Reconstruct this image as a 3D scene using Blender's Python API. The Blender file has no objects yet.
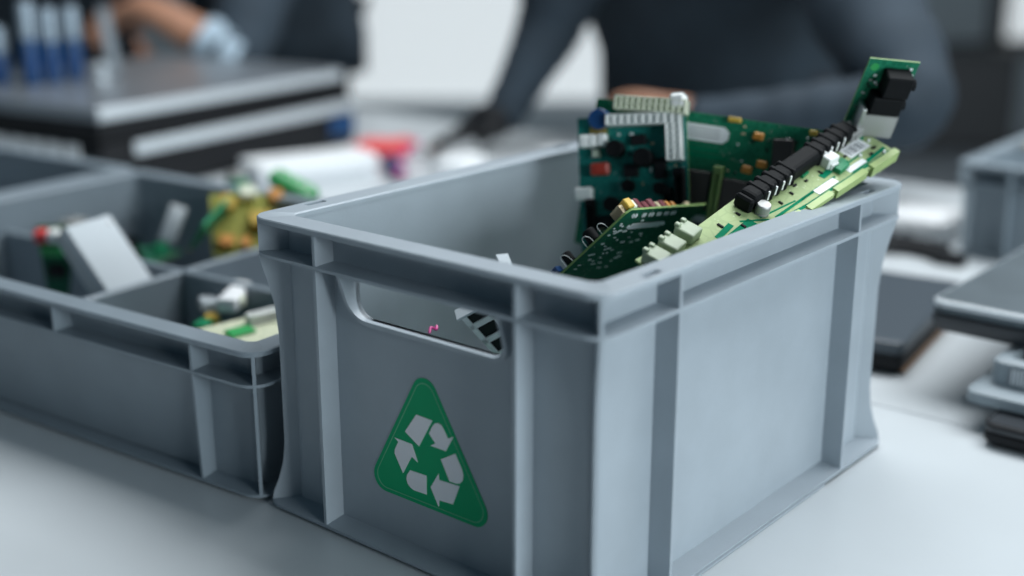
import bpy, bmesh, math, random
from mathutils import Vector, Matrix, Euler
random.seed(7)
S = bpy.context.scene
COL = S.collection
TABLE = 750.0                                   # table height in millimetres
YAW = 0.89169                                   # direction of the long side of the front crate
# crate-aligned directions: u runs along the long side, v along the short side, z up from the table top
BOX = Matrix.Translation((0, 0, TABLE / 1000)) @ Matrix.Rotation(YAW, 4, 'Z')
R = math.radians


# ------------------------------------------------------------------ materials
def sl(c):
    return tuple(((x / 255) / 12.92 if x / 255 <= .04045 else ((x / 255 + .055) / 1.055) ** 2.4) for x in c)


def mat(name, col, rough=.5, metal=0, bump=0, bscale=300, var=0, vscale=40, spec=.5, emit=0, trans=0, coat=0):
    m = bpy.data.materials.new(name); m.use_nodes = True
    nt = m.node_tree; b = nt.nodes['Principled BSDF']
    b.inputs['Base Color'].default_value = (*col, 1)
    b.inputs['Roughness'].default_value = rough
    b.inputs['Metallic'].default_value = metal
    b.inputs['Specular IOR Level'].default_value = spec
    b.inputs['Coat Weight'].default_value = coat
    if trans: b.inputs['Transmission Weight'].default_value = trans
    if emit:
        b.inputs['Emission Color'].default_value = (*col, 1); b.inputs['Emission Strength'].default_value = emit
    tc = nt.nodes.new('ShaderNodeTexCoord')
    if var:
        n = nt.nodes.new('ShaderNodeTexNoise'); n.inputs['Scale'].default_value = vscale; n.inputs['Detail'].default_value = 5
        nt.links.new(tc.outputs['Object'], n.inputs['Vector'])
        r = nt.nodes.new('ShaderNodeValToRGB')
        r.color_ramp.elements[0].position = .3; r.color_ramp.elements[1].position = .72
        r.color_ramp.elements[0].color = (*[x * (1 - var) for x in col], 1)
        r.color_ramp.elements[1].color = (*[min(1, x * (1 + var)) for x in col], 1)
        nt.links.new(n.outputs['Fac'], r.inputs['Fac']); nt.links.new(r.outputs['Color'], b.inputs['Base Color'])
    if bump:
        n2 = nt.nodes.new('ShaderNodeTexNoise'); n2.inputs['Scale'].default_value = bscale; n2.inputs['Detail'].default_value = 3
        nt.links.new(tc.outputs['Object'], n2.inputs['Vector'])
        bp = nt.nodes.new('ShaderNodeBump'); bp.inputs['Strength'].default_value = bump; bp.inputs['Distance'].default_value = .001
        nt.links.new(n2.outputs['Fac'], bp.inputs['Height']); nt.links.new(bp.outputs['Normal'], b.inputs['Normal'])
    return m


def pcb_mat(name, base, trace, dot, cell=260, dots=420, rough=.6):
    """Circuit board lacquer: Manhattan cells read as copper tracks, small dots as solder pads."""
    m = bpy.data.materials.new(name); m.use_nodes = True
    nt = m.node_tree; N = nt.nodes; L = nt.links; b = N['Principled BSDF']
    b.inputs['Roughness'].default_value = rough; b.inputs['Specular IOR Level'].default_value = .3
    tc = N.new('ShaderNodeTexCoord')
    v = N.new('ShaderNodeTexVoronoi'); v.feature = 'DISTANCE_TO_EDGE'; v.inputs['Scale'].default_value = cell; v.inputs['Randomness'].default_value = .85
    L.new(tc.outputs['Object'], v.inputs['Vector'])
    r = N.new('ShaderNodeValToRGB'); r.color_ramp.interpolation = 'CONSTANT'
    r.color_ramp.elements[0].color = (*trace, 1); r.color_ramp.elements[1].color = (*base, 1); r.color_ramp.elements[1].position = .07
    L.new(v.outputs['Distance'], r.inputs['Fac'])
    d = N.new('ShaderNodeTexVoronoi'); d.feature = 'F1'; d.distance = 'CHEBYCHEV'; d.inputs['Scale'].default_value = dots; d.inputs['Randomness'].default_value = .9
    L.new(tc.outputs['Object'], d.inputs['Vector'])
    r2 = N.new('ShaderNodeValToRGB'); r2.color_ramp.interpolation = 'CONSTANT'
    r2.color_ramp.elements[0].color = (1, 1, 1, 1); r2.color_ramp.elements[1].color = (0, 0, 0, 1); r2.color_ramp.elements[1].position = .14
    L.new(d.outputs['Distance'], r2.inputs['Fac'])
    n = N.new('ShaderNodeTexNoise'); n.inputs['Scale'].default_value = 45
    L.new(tc.outputs['Object'], n.inputs['Vector'])
    r3 = N.new('ShaderNodeValToRGB'); r3.color_ramp.elements[0].position = .5; r3.color_ramp.elements[1].position = .56
    L.new(n.outputs['Fac'], r3.inputs['Fac'])
    mu = N.new('ShaderNodeMath'); mu.operation = 'MULTIPLY'
    L.new(r2.outputs['Color'], mu.inputs[0]); L.new(r3.outputs['Color'], mu.inputs[1])
    mx = N.new('ShaderNodeMix'); mx.data_type = 'RGBA'
    L.new(mu.outputs[0], mx.inputs['Factor']); L.new(r.outputs['Color'], mx.inputs['A']); mx.inputs['B'].default_value = (*dot, 1)
    L.new(mx.outputs['Result'], b.inputs['Base Color'])
    return m


M = {}
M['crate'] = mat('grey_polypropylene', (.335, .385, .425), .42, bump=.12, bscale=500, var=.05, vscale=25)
M['crate_dark'] = mat('dark_grey_polypropylene', (.215, .26, .295), .45, bump=.12, bscale=500, var=.05, vscale=25)  # tray plastic; on the far crate its darker tone stands for shade
M['sticker'] = mat('green_vinyl', (.0, .38, .15), .5, spec=.2)
M['sticker_line'] = mat('pale_green_line', (.10, .46, .25), .4)
M['sticker_mark'] = mat('silver_white_print', (.90, .90, .92), .5)
M['table'] = mat('pale_grey_laminate', (.56, .60, .62), .33, bump=.05, bscale=900, var=.03, vscale=6, spec=.5)
M['table_edge'] = mat('table_edge_band', (.62, .65, .67), .45)
M['steel_leg'] = mat('painted_steel', (.3, .32, .34), .4, metal=.4)
M['pcb_dark'] = pcb_mat('dark_green_lacquer', (.004, .085, .045), (.012, .14, .075), (.45, .52, .50), 230, 330)
M['pcb_green'] = pcb_mat('green_lacquer', (.003, .150, .075), (.012, .21, .11), (.35, .42, .36), 240, 300)
M['pcb_teal'] = pcb_mat('teal_lacquer', (.004, .150, .130), (.012, .21, .18), (.45, .5, .5), 220, 320)
M['pcb_light'] = pcb_mat('pale_green_lacquer', (.37, .47, .22), (.33, .43, .20), (.58, .66, .45), 130, 260)
M['pcb_olive'] = pcb_mat('olive_lacquer', (.22, .24, .04), (.34, .33, .06), (.6, .55, .3), 200, 260)
M['pcb_cream'] = pcb_mat('cream_board', (.58, .60, .44), (.50, .54, .38), (.7, .7, .6), 160, 260)
M['pcb_edge'] = mat('board_edge_resin', (.20, .32, .10), .5)
M['rail'] = mat('pale_green_resin', (.36, .48, .18), .45, var=.06, vscale=80)
M['pale_conn'] = mat('pale_green_nylon', (.30, .37, .25), .45, var=.08, vscale=90)
M['track'] = mat('bright_green_track', (.0, .20, .10), .8, spec=.1)
M['chip'] = mat('black_epoxy', (.012, .012, .014), .65, spec=.2)
M['chip_brown'] = mat('dark_brown_ceramic', (.050, .042, .040), .5)
M['conn_black'] = mat('black_nylon', (.008, .009, .010), .65, spec=.1)
M['conn_white'] = mat('white_nylon', (.86, .88, .86), .4)
M['conn_cream'] = mat('cream_nylon', (.74, .78, .62), .45)
M['beige'] = mat('beige_ceramic', (.52, .43, .27), .5)
M['yellow'] = mat('yellow_film', (.60, .40, .06), .45)
M['maroon'] = mat('maroon_ceramic', (.16, .035, .045), .45)
M['orange'] = mat('orange_tantalum', (.62, .26, .04), .45)
M['red'] = mat('red_plastic', (.45, .05, .03), .4)
M['redpink'] = mat('coral_red_plastic', (.70, .07, .07), .4)
M['pink'] = mat('magenta_plastic', (.65, .05, .28), .4)
M['blue'] = mat('blue_plastic', (.008, .05, .16), .4)
M['darkblue'] = mat('deep_blue_plastic', (.006, .05, .15), .35)
M['metal'] = mat('brushed_steel', (.55, .56, .57), .35, metal=.9)
M['tin'] = mat('dull_tinned_steel', (.40, .41, .40), .5, metal=.5)
M['tin_plate'] = mat('bright_zinc_plate', (.80, .82, .83), .5)
M['alu'] = mat('cast_aluminium', (.52, .57, .60), .75, spec=.2)
M['gold'] = mat('gold_contact', (.65, .45, .12), .3, metal=.8)
M['pin'] = mat('solder_silver', (.88, .91, .91), .45, metal=.1)
M['label'] = mat('white_paper_label', (.86, .88, .89), .6)
M['ink'] = mat('grey_label_ink', (.22, .24, .26), .6)
M['green_plastic'] = mat('emerald_plastic', (.004, .21, .085), .4)
M['lime'] = mat('leaf_green_plastic', (.02, .33, .08), .4)
M['silver_lid'] = mat('silver_lid', (.33, .36, .39), .30, metal=.55, var=.06, vscale=9)
M['silver_trim'] = mat('satin_silver_trim', (.60, .65, .68), .35, metal=.25)
M['cap_steel'] = mat('pale_steel_blue_cap', (.30, .37, .43), .35, metal=.3)
M['bright_trim'] = mat('bright_aluminium_trim', (.70, .75, .78), .4)
M['dock_grey'] = mat('grey_dock_shell', (.25, .30, .33), .5)
M['laptop_grey'] = mat('grey_laptop_cover', (.10, .125, .14), .6, metal=0, var=.14, vscale=16, spec=.2)
M['laptop_black'] = mat('black_laptop_cover', (.025, .030, .036), .38)
M['slate'] = mat('slate_laptop_cover', (.060, .078, .095), .4)
M['black'] = mat('matt_black_plastic', (.010, .011, .013), .6, spec=.25)
M['brown'] = mat('brown_edge_strip', (.26, .15, .08), .55)
M['white_plastic'] = mat('white_plastic', (.86, .88, .89), .4)
M['paper'] = mat('white_carton', (.70, .73, .76), .6)
M['skin'] = mat('skin', (.42, .21, .13), .5)
M['navy'] = mat('dark_navy_cloth', (.026, .041, .056), .85, bump=.35, bscale=60, var=.25, vscale=10)
M['navy_sleeve'] = mat('navy_denim_cloth', (.025, .040, .056), .85, bump=.35, bscale=60, var=.2, vscale=12)
M['trousers'] = mat('charcoal_trousers', (.02, .022, .028), .85)
M['cuff'] = mat('light_blue_shirt', (.42, .53, .62), .8)
M['hair'] = mat('dark_hair', (.02, .014, .010), .6)
M['shoe'] = mat('black_shoe', (.012, .012, .012), .5)
M['eye'] = mat('eye_white', (.8, .8, .8), .3)
M['lip'] = mat('lips', (.40, .16, .13), .5)
M['wall'] = mat('slate_grey_wall', (.30, .345, .37), .8, bump=.1, bscale=80)
M['wall_light'] = mat('pale_wall', (.55, .58, .60), .8, bump=.1, bscale=80)
M['floor'] = mat('grey_floor', (.34, .36, .38), .5, var=.06, vscale=5)
M['frame'] = mat('window_frame', (.55, .58, .6), .5)
M['daylight'] = mat('daylit_frosted_glass', (.80, .845, .86), .5, emit=.80)
M['cabinet'] = mat('grey_steel_cabinet', (.22, .225, .23), .5)
M['cabinet_dark'] = mat('anthracite_steel', (.035, .038, .042), .5)


# ------------------------------------------------------------------ mesh helpers (millimetres)
class MB:
    def __init__(self): self.bm = bmesh.new()

    def _add(self, other, m=None):
        if m is not None: bmesh.ops.transform(other, matrix=m, verts=other.verts)
        me = bpy.data.meshes.new('tmp'); other.to_mesh(me); other.free()
        self.bm.from_mesh(me); bpy.data.meshes.remove(me)

    def box(self, lo, hi, bev=0, m=None, seg=1):
        b = bmesh.new()
        c = [(lo[i] + hi[i]) / 2 for i in range(3)]; s = [max(hi[i] - lo[i], .01) for i in range(3)]
        bmesh.ops.create_cube(b, size=1, matrix=Matrix.Translation(c) @ Matrix.Diagonal((*s, 1)))
        if bev: bmesh.ops.bevel(b, geom=list(b.edges), offset=min(bev, min(s) * .45), segments=seg, affect='EDGES', profile=.5)
        self._add(b, m); return self

    def cyl(self, p0, p1, r0, r1=None, n=20, bev=0):
        r1 = r0 if r1 is None else r1
        p0, p1 = Vector(p0), Vector(p1); d = p1 - p0
        b = bmesh.new()
        bmesh.ops.create_cone(b, cap_ends=True, segments=n, radius1=r0, radius2=r1, depth=d.length)
        if bev:
            es = [e for e in b.edges if len(e.link_faces) == 2 and any(len(f.verts) > 4 for f in e.link_faces)]
            bmesh.ops.bevel(b, geom=es, offset=bev, segments=2, affect='EDGES')
        q = Vector((0, 0, 1)).rotation_difference(d.normalized()).to_matrix().to_4x4()
        self._add(b, Matrix.Translation((p0 + p1) / 2) @ q); return self

    def sphere(self, c, r, sc=(1, 1, 1), seg=20):
        b = bmesh.new(); bmesh.ops.create_uvsphere(b, u_segments=seg, v_segments=seg // 2 + 2, radius=r)
        self._add(b, Matrix.Translation(c) @ Matrix.Diagonal((*sc, 1))); return self

    def lathe(self, prof, c=(0, 0, 0), n=28):
        bm = self.bm; rings = []
        for r, z in prof:
            rings.append([bm.verts.new((c[0] + r * math.cos(2 * math.pi * k / n), c[1] + r * math.sin(2 * math.pi * k / n), c[2] + z)) for k in range(n)])
        for a, b in zip(rings, rings[1:]):
            for k in range(n): bm.faces.new((a[k], a[(k + 1) % n], b[(k + 1) % n], b[k]))
        bm.faces.new(rings[0][::-1]); bm.faces.new(rings[-1]); return self

    def prism(self, pts, h0, h1, m=None):
        b = bmesh.new()
        lo = [b.verts.new((x, y, h0)) for x, y in pts]; hi = [b.verts.new((x, y, h1)) for x, y in pts]
        n = len(pts)
        b.faces.new(lo[::-1]); b.faces.new(hi)
        for i in range(n): b.faces.new((lo[i], lo[(i + 1) % n], hi[(i + 1) % n], hi[i]))
        bmesh.ops.recalc_face_normals(b, faces=b.faces)
        self._add(b, m); return self

    def loft(self, loops, wrap=False, caps=True):
        bm = self.bm; rings = [[bm.verts.new(p) for p in l] for l in loops]
        pairs = list(zip(rings, rings[1:])) + ([(rings[-1], rings[0])] if wrap else [])
        n = len(rings[0])
        for a, b in pairs:
            for k in range(n): bm.faces.new((a[k], a[(k + 1) % n], b[(k + 1) % n], b[k]))
        if caps and not wrap:
            bm.faces.new(rings[0][::-1]); bm.faces.new(rings[-1])
        return self

    def tube(self, pts, r, n=10):
        bm = self.bm; P = [Vector(p) for p in pts]; rings = []
        up = Vector((0, 0, 1)); prev = None
        for i, p in enumerate(P):
            t = (P[min(i + 1, len(P) - 1)] - P[max(i - 1, 0)]).normalized()
            a = prev - t * prev.dot(t) if prev is not None else t.cross(up)
            if a.length < 1e-4: a = t.cross(Vector((1, 0, 0)))
            a.normalize(); prev = a; b = t.cross(a)
            rr = r[i] if isinstance(r, (list, tuple)) else r
            rings.append([bm.verts.new(p + (a * math.cos(2 * math.pi * k / n) + b * math.sin(2 * math.pi * k / n)) * rr) for k in range(n)])
        for a, b in zip(rings, rings[1:]):
            for k in range(n): bm.faces.new((a[k], a[(k + 1) % n], b[(k + 1) % n], b[k]))
        bm.faces.new(rings[0][::-1]); bm.faces.new(rings[-1]); return self

    def build(self, name, m, parent=None, smooth=False, angle=35):
        bm = self.bm
        bmesh.ops.recalc_face_normals(bm, faces=bm.faces)
        bmesh.ops.scale(bm, vec=(.001,) * 3, verts=bm.verts)
        me = bpy.data.meshes.new(name); bm.to_mesh(me); bm.free()
        me.materials.append(m)
        if smooth:
            me.polygons.foreach_set('use_smooth', [True] * len(me.polygons))
            me.set_sharp_from_angle(angle=R(angle))
        o = bpy.data.objects.new(name, me); COL.objects.link(o)
        if parent is not None: o.parent = parent
        return o


def spline(pts, n=8):
    """Catmull-Rom through the given points."""
    P = [Vector(p) for p in pts]; P = [P[0] * 2 - P[1]] + P + [P[-1] * 2 - P[-2]]; out = []
    for i in range(1, len(P) - 2):
        for k in range(n):
            t = k / n; a, b, c, d = P[i - 1:i + 3]
            out.append(.5 * (2 * b + (c - a) * t + (2 * a - 5 * b + 4 * c - d) * t * t + (3 * b - a - 3 * c + d) * t ** 3))
    out.append(P[-2]); return out


def thing(name, label, cat, M4, group=None):
    o = bpy.data.objects.new(name, None); COL.objects.link(o)
    o.empty_display_size = .02
    o.matrix_world = M4
    tag(o, label, cat, group); return o


def tag(o, label, cat, group=None):
    o['label'] = label; o['category'] = cat
    if group: o['group'] = group
    return o


def struct(o):
    o['kind'] = 'structure'; return o


def at(u, v, z=0, rot=0):
    """Place on the table in crate-aligned millimetres."""
    return BOX @ Matrix.Translation((u / 1000, v / 1000, z / 1000)) @ Matrix.Rotation(R(rot), 4, 'Z')


def frame(P0, Px, Py):
    """Right-handed frame: x along P0-Px, y towards Py, origin P0 (crate-aligned millimetres)."""
    P0, Px, Py = Vector(P0), Vector(Px), Vector(Py)
    ex = (Px - P0).normalized(); ey = (Py - P0); ey = (ey - ex * ey.dot(ex)).normalized(); ez = ex.cross(ey)
    m = Matrix((ex, ey, ez)).transposed().to_4x4(); m.translation = P0 / 1000
    return BOX @ m


def rrect(x0, y0, x1, y1, r, z, n=6):
    out = []
    for cx, cy, a0 in ((x1 - r, y0 + r, -90), (x1 - r, y1 - r, 0), (x0 + r, y1 - r, 90), (x0 + r, y0 + r, 180)):
        for k in range(n + 1):
            a = R(a0 + 90 * k / n); out.append((cx + r * math.cos(a), cy + r * math.sin(a), z))
    return out


def boolean(o, cutter):
    md = o.modifiers.new('cut', 'BOOLEAN'); md.object = cutter; md.operation = 'DIFFERENCE'; md.solver = 'EXACT'
    dg = bpy.context.evaluated_depsgraph_get(); dg.update()
    me = bpy.data.meshes.new_from_object(o.evaluated_get(dg), depsgraph=dg)
    o.modifiers.clear(); old = o.data; o.data = me; me.name = old.name
    bpy.data.meshes.remove(old)
    cm = cutter.data; bpy.data.objects.remove(cutter); bpy.data.meshes.remove(cm)


# ------------------------------------------------------------------ stacking crates
def crate(label, M4, L, W, H, xribs, yribs, shortribs=(), handle=None, band=26, divided=False, panel=False, m='crate', name='plastic_crate', group=None, draft=0):
    """Euro stacking crate; x from 0 to L, y from 0 to W. xribs: positions along x on the two y faces, yribs: along y on the two x faces."""
    t = thing(name, label, 'crate', M4, group); mm = M[m]
    REC = 17; zb = H - band
    b = MB()
    b.loft([rrect(12, 12, L - 12, W - 12, 10, 0), rrect(12, 12, L - 12, W - 12, 10, 3.2),
            rrect(REC, REC, L - REC, W - REC, 9, 3.2), rrect(REC, REC, L - REC, W - REC, 9, H - 2.5),
            rrect(REC + 3.5, REC + 3.5, L - REC - 3.5, W - REC - 3.5, 7, H - 2.5),
            rrect(REC + 4.5, REC + 4.5, L - REC - 4.5, W - REC - 4.5, 7, 7)])
    body = b.build('body', mm, t, True, 30)
    if handle:
        y0, y1, z0, z1 = handle; r = 13
        prof = [(y0, z1)] + [(y0 + r - r * math.cos(R(a)), z0 + r - r * math.sin(R(a))) for a in range(0, 91, 15)] + \
               [(y1 - r + r * math.sin(R(a)), z0 + r - r * math.cos(R(a))) for a in range(0, 91, 15)] + [(y1, z1)]
        yz = Matrix(((0, 0, 1, 0), (1, 0, 0, 0), (0, 1, 0, 0), (0, 0, 0, 1)))
        c = MB(); c.prism(prof, -5, 40, yz); boolean(body, c.build('cut', mm, t))
        c = MB(); c.prism(prof, L - 40, L + 5, yz); boolean(body, c.build('cut', mm, t))
        body.data.polygons.foreach_set('use_smooth', [True] * len(body.data.polygons)); body.data.set_sharp_from_angle(angle=R(30))
        cy = (y0 + y1) / 2; cz = z1
        off = [(y0 - 3, z1)] + [(y0 + r - (r + 3) * math.cos(R(a)), z0 + r - (r + 3) * math.sin(R(a))) for a in range(0, 91, 15)] + \
              [(y1 - r + (r + 3) * math.sin(R(a)), z0 + r - (r + 3) * math.cos(R(a))) for a in range(0, 91, 15)] + [(y1 + 3, z1)]
        for xa, xb, fr in ((2, 20.7, 2), (L - 20.7, L - 2, L - 2)):
            s = MB(); s.prism(prof + off[::-1], xa, xb, yz)
            for v in s.bm.verts:                      # the lip grows shallower towards its lower edge
                if abs(v.co.x - fr) < .1: v.co.x += (1 if fr < 50 else -1) * 10.5 * min(1, max(0, (z1 - v.co.z) / (z1 - z0)))
            s.build('handle', mm, t, True, 40)
    # rim with its little slots
    b = MB()
    b.loft([rrect(0, 0, L, W, 16, H - 4), rrect(0, 0, L, W, 16, H - .8), rrect(.8, .8, L - .8, W - .8, 15.2, H),
            rrect(20, 20, L - 20, W - 20, 7, H), rrect(21, 21, L - 21, W - 21, 7, H - 1), rrect(21, 21, L - 21, W - 21, 7, H - 4)], wrap=True)
    rim = b.build('rim', mm, t, True, 40)
    c = MB()
    for x in (56, L - 56):
        for y in (7.5, W - 7.5): c.box((x - 9, y - 2.6, H - 3), (x + 9, y + 2.6, H + 5))
    boolean(rim, c.build('cut', mm, t))
    rim.data.polygons.foreach_set('use_smooth', [True] * len(rim.data.polygons)); rim.data.set_sharp_from_angle(angle=R(40))
    b = MB()
    b.loft([rrect(0, 0, L, W, 16, zb - 1.3), rrect(0, 0, L, W, 16, zb + 1), rrect(18, 18, L - 18, W - 18, 8, zb + 1.8), rrect(18, 18, L - 18, W - 18, 8, zb - 1.3)], wrap=True)
    b.build('stacking_band', mm, t, True, 40)
    b = MB()
    D = draft
    b.loft([rrect(D, D, L - D, W - D, 16, 3), rrect(D, D, L - D, W - D, 16, 5.2), rrect(18, 18, L - 18, W - 18, 8, 7.5), rrect(18, 18, L - 18, W - 18, 8, 3)], wrap=True)
    for y0 in (D, W - 12 - D): b.box((L * .27, y0, 0), (L * .73, y0 + 12, 4.5), .8)
    b.build('base_flange', mm, t, True, 40)
    zc = H - 3.6
    for x in xribs:
        for y0, sg in ((0, 1), (W, -1)):
            m4 = Matrix(((0, 0, 1, x), (sg, 0, 0, y0), (0, 1, 0, 0), (0, 0, 0, 1)))
            MB().prism([(D + .6, 5), (REC + 1, 5), (REC + 1, zc), (.6, zc), (.6, zb)], -1.3, 1.3, m4).build('rib', mm, t)
    for y in yribs:
        for x0, sg in ((0, 1), (L, -1)):
            m4 = Matrix(((sg, 0, 0, x0), (0, 0, 1, y), (0, 1, 0, 0), (0, 0, 0, 1)))
            MB().prism([(D + .6, 5), (REC + 1, 5), (REC + 1, zc), (.6, zc), (.6, zb)], -1.3, 1.3, m4).build('rib', mm, t)
    for y in shortribs:
        for xa, xb in ((.6, REC + 1), (L - REC - 1, L - .6)):
            MB().box((xa, y - 1.3, zb), (xb, y + 1.3, H - 3.6)).build('rib', mm, t)
    # curved fins on the four corners
    q = math.sqrt(2)
    k = min(1, H / 217)
    prof = [(4.9, H - 3.6), (4.9, zb - 3), (5.6, zb - 8 * k), (8, zb - 20 * k), (11, zb - 38 * k), (12.3, zb - 60 * k), (12.3, 50 * k), (11, 34 * k), (8.2, 20 * k), (5.8, 12 * k), (4.9, 7), (4.9, 4), (22, 4), (22, H - 3.6)]
    if D: prof = [(4.9, H - 3.6), (4.9, zb - 3), (D * .8 + 3.5, zb - 10), (D + 4.6, 10), (D + 5, 4), (22, 4), (22, H - 3.6)]
    for cx, cy, sx, sy in ((0, 0, 1, 1), (L, 0, -1, 1), (L, W, -1, -1), (0, W, 1, -1)):
        d = Vector((sx, sy, 0)).normalized(); w = Vector((0, 0, 1)); n = d.cross(w)
        m4 = Matrix((d, w, n)).transposed().to_4x4(); m4.translation = (cx, cy, 0)
        MB().prism([(a * q, z) for a, z in prof], -1.3, 1.3, m4).build('corner_fin', mm, t)
    if panel:
        for sgn, x0 in ((1, 0), (-1, L)):
            pts = [(17.5, 8), (14, 8), (4.5, zb - 1), (17.5, zb - 1)]
            m4 = Matrix(((sgn, 0, 0, x0), (0, 0, 1, 0), (0, 1, 0, 0), (0, 0, 0, 1)))
            MB().prism(pts, yribs[0] + 1.5, yribs[-1] - 1.5, m4).build('side_panel', mm, t)
    if divided:
        zt = H - 32
        MB().box((L / 2 - 4, 22, 6), (L / 2 + 4, W - 22, zt), 1.5).build('divider', mm, t)
        for xa, xb in ((22, L / 2 - 4), (L / 2 + 4, L - 22)):
            MB().box((xa, W / 2 - 4, 6), (xb, W / 2 + 4, zt), 1.5).build('divider', mm, t)
    return t


FRONT = Matrix.Translation((-.0045, -.0036, TABLE / 1000)) @ Matrix.Rotation(.8759, 4, 'Z')
front = crate('grey plastic crate with green recycling sticker, heaped with circuit boards', FRONT, 399, 302, 218, (79, 319), (64, 236), handle=(80, 214, 159, 191))
# sticker on the short side, read from the front (y to the left, z up); x = 17 is the recessed wall
yz = Matrix(((0, 0, 1, 0), (1, 0, 0, 0), (0, 1, 0, 0), (0, 0, 0, 1)))


def round_poly(pts, r, n=8):
    out = []; N = len(pts)
    for i in range(N):
        p, a, b = Vector(pts[i]), Vector(pts[i - 1]), Vector(pts[(i + 1) % N])
        da, db = (a - p).normalized(), (b - p).normalized()
        half = da.angle(db) / 2; d = r / math.tan(half); c = p + (da + db).normalized() * (r / math.sin(half))
        s, e = p + da * d - c, p + db * d - c
        ang = s.angle_signed(e) if hasattr(s, 'angle_signed') else 0
        a0 = math.atan2(s.y, s.x); a1 = math.atan2(e.y, e.x)
        while a1 - a0 > math.pi: a1 -= 2 * math.pi
        while a1 - a0 < -math.pi: a1 += 2 * math.pi
        for k in range(n + 1):
            t = a0 + (a1 - a0) * k / n; out.append((c.x + r * math.cos(t), c.y + r * math.sin(t)))
    return out


def inset_tri(pts, d):
    c = Vector((sum(p[0] for p in pts) / 3, sum(p[1] for p in pts) / 3)); out = []
    inr = min((c - Vector(p)).length for p in pts) / 2
    for p in pts: out.append(tuple(c + (Vector(p) - c) * (1 - d / inr)))
    return out


SH = -3.4
TRI = [(156.4 + SH, 140.8), (213.0 + SH, 38.8), (94.2 + SH, 38.4)]
st = MB().prism(round_poly(TRI, 11), 16.6, 17.2, yz).build('sticker', M['sticker'], front)
st['label'] = 'green triangular sticker'
ol, il = round_poly(inset_tri(TRI, 2.6), 9), round_poly(inset_tri(TRI, 3.2), 8.6)
b = MB(); b.loft([[(16.4, y, z) for y, z in ol], [(16.65, y, z) for y, z in ol], [(16.65, y, z) for y, z in il], [(16.4, y, z) for y, z in il]], wrap=True)
b.build('border_line', M['sticker_line'], st)
ARROWS = [[(163.7, 102.9), (149.4, 102.4), (161.8, 81.0), (174.4, 88.1)],
          [(152.4, 92.6), (149.6, 98.2), (147.2, 101.0), (144.3, 102.1), (141.6, 101.4), (139.6, 99.4), (135.9, 93.6), (131.1, 96.1), (137.8, 84.3), (151.2, 84.4), (146.9, 87.2)],
          [(184.1, 81.0), (168.3, 80.6), (163.3, 69.2), (168.8, 71.6), (177.2, 57.2), (184.7, 69.6), (184.3, 72.6), (180.9, 79.0)],
          [(170.6, 61.3), (155.6, 61.7), (155.7, 48.1), (167.0, 47.7), (170.4, 48.6), (173.0, 50.7), (174.2, 53.8), (173.4, 57.2)],
          [(151.9, 54.6), (144.6, 66.5), (144.3, 62.2), (126.3, 62.9), (132.2, 48.4), (144.4, 47.5), (145.0, 42.6)],
          [(142.3, 77.3), (129.7, 84.8), (123.9, 75.4), (122.9, 71.4), (123.6, 67.8), (125.8, 65.2), (129.0, 64.0), (134.9, 63.9)]]
for a in ARROWS:
    MB().prism([(y + SH, z) for y, z in a], 16.3, 16.8, yz).build('recycling_arrow', M['sticker_mark'], st)

tray_at = BOX @ Matrix.Translation((-.006, .300, 0)) @ Matrix.Rotation(R(4.3), 4, 'Z')
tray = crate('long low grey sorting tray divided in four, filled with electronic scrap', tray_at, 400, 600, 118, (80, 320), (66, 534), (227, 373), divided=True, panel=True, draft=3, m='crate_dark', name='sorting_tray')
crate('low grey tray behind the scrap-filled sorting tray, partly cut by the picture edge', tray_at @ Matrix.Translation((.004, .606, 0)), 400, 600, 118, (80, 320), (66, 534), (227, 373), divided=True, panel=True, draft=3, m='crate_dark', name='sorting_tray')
crate('empty-looking grey crate at the far table edge behind the silver laptop', at(1000, -424), 390, 600, 120, (80, 310), (66, 534), (227, 373), m='crate_dark', name='plastic_crate', draft=8)  # shadow on this crate is put into its darker plastic colour


# ------------------------------------------------------------------ electronics
def part(mb, name, m, parent, x, y, z=0, rot=0, smooth=False, tilt=None):
    o = mb.build(name, M[m] if isinstance(m, str) else m, parent, smooth)
    o.location = (x / 1000, y / 1000, z / 1000); o.rotation_euler = (0, 0, R(rot)) if tilt is None else tilt
    return o


def chip_mb(sx, sy, sz, four=False):
    b = MB().box((-sx / 2, -sy / 2, .6), (sx / 2, sy / 2, sz), .5)
    n = max(3, int(sx / 2.5))
    for i in range(n):
        x = -sx / 2 + (i + .5) * sx / n
        for s in (-1, 1): b.box((x - .35, s * sy / 2 - .3, 0), (x + .35, s * (sy / 2 + 1.3), .9))
    if four:
        n = max(3, int(sy / 2.5))
        for i in range(n):
            y = -sy / 2 + (i + .5) * sy / n
            for s in (-1, 1): b.box((s * sx / 2 - .3, y - .35, 0), (s * (sx / 2 + 1.3), y + .35, .9))
    return b


def cap_mb(r, h):
    return MB().lathe([(r, 0), (r, h * .12), (r * .9, h * .17), (r, h * .22), (r, h - .8), (r - .6, h), (r * .6, h - .3)], n=20)


def header_mb(sx, sy, sz, cols, rows=1):
    """Open socket: shroud with a row of wells."""
    b = MB().box((-sx / 2, -sy / 2, 0), (sx / 2, sy / 2, sz * .78), .3)
    w = 1.1
    b.box((-sx / 2, -sy / 2, 0), (sx / 2, -sy / 2 + w, sz), .2); b.box((-sx / 2, sy / 2 - w, 0), (sx / 2, sy / 2, sz), .2)
    for i in range(cols + 1):
        x = -sx / 2 + i * (sx - w) / cols
        b.box((x, -sy / 2, 0), (x + w, sy / 2, sz), .2)
    for j in range(1, rows):
        y = -sy / 2 + j * sy / rows; b.box((-sx / 2, y - w / 2, 0), (sx / 2, y + w / 2, sz), .2)
    return b


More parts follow.
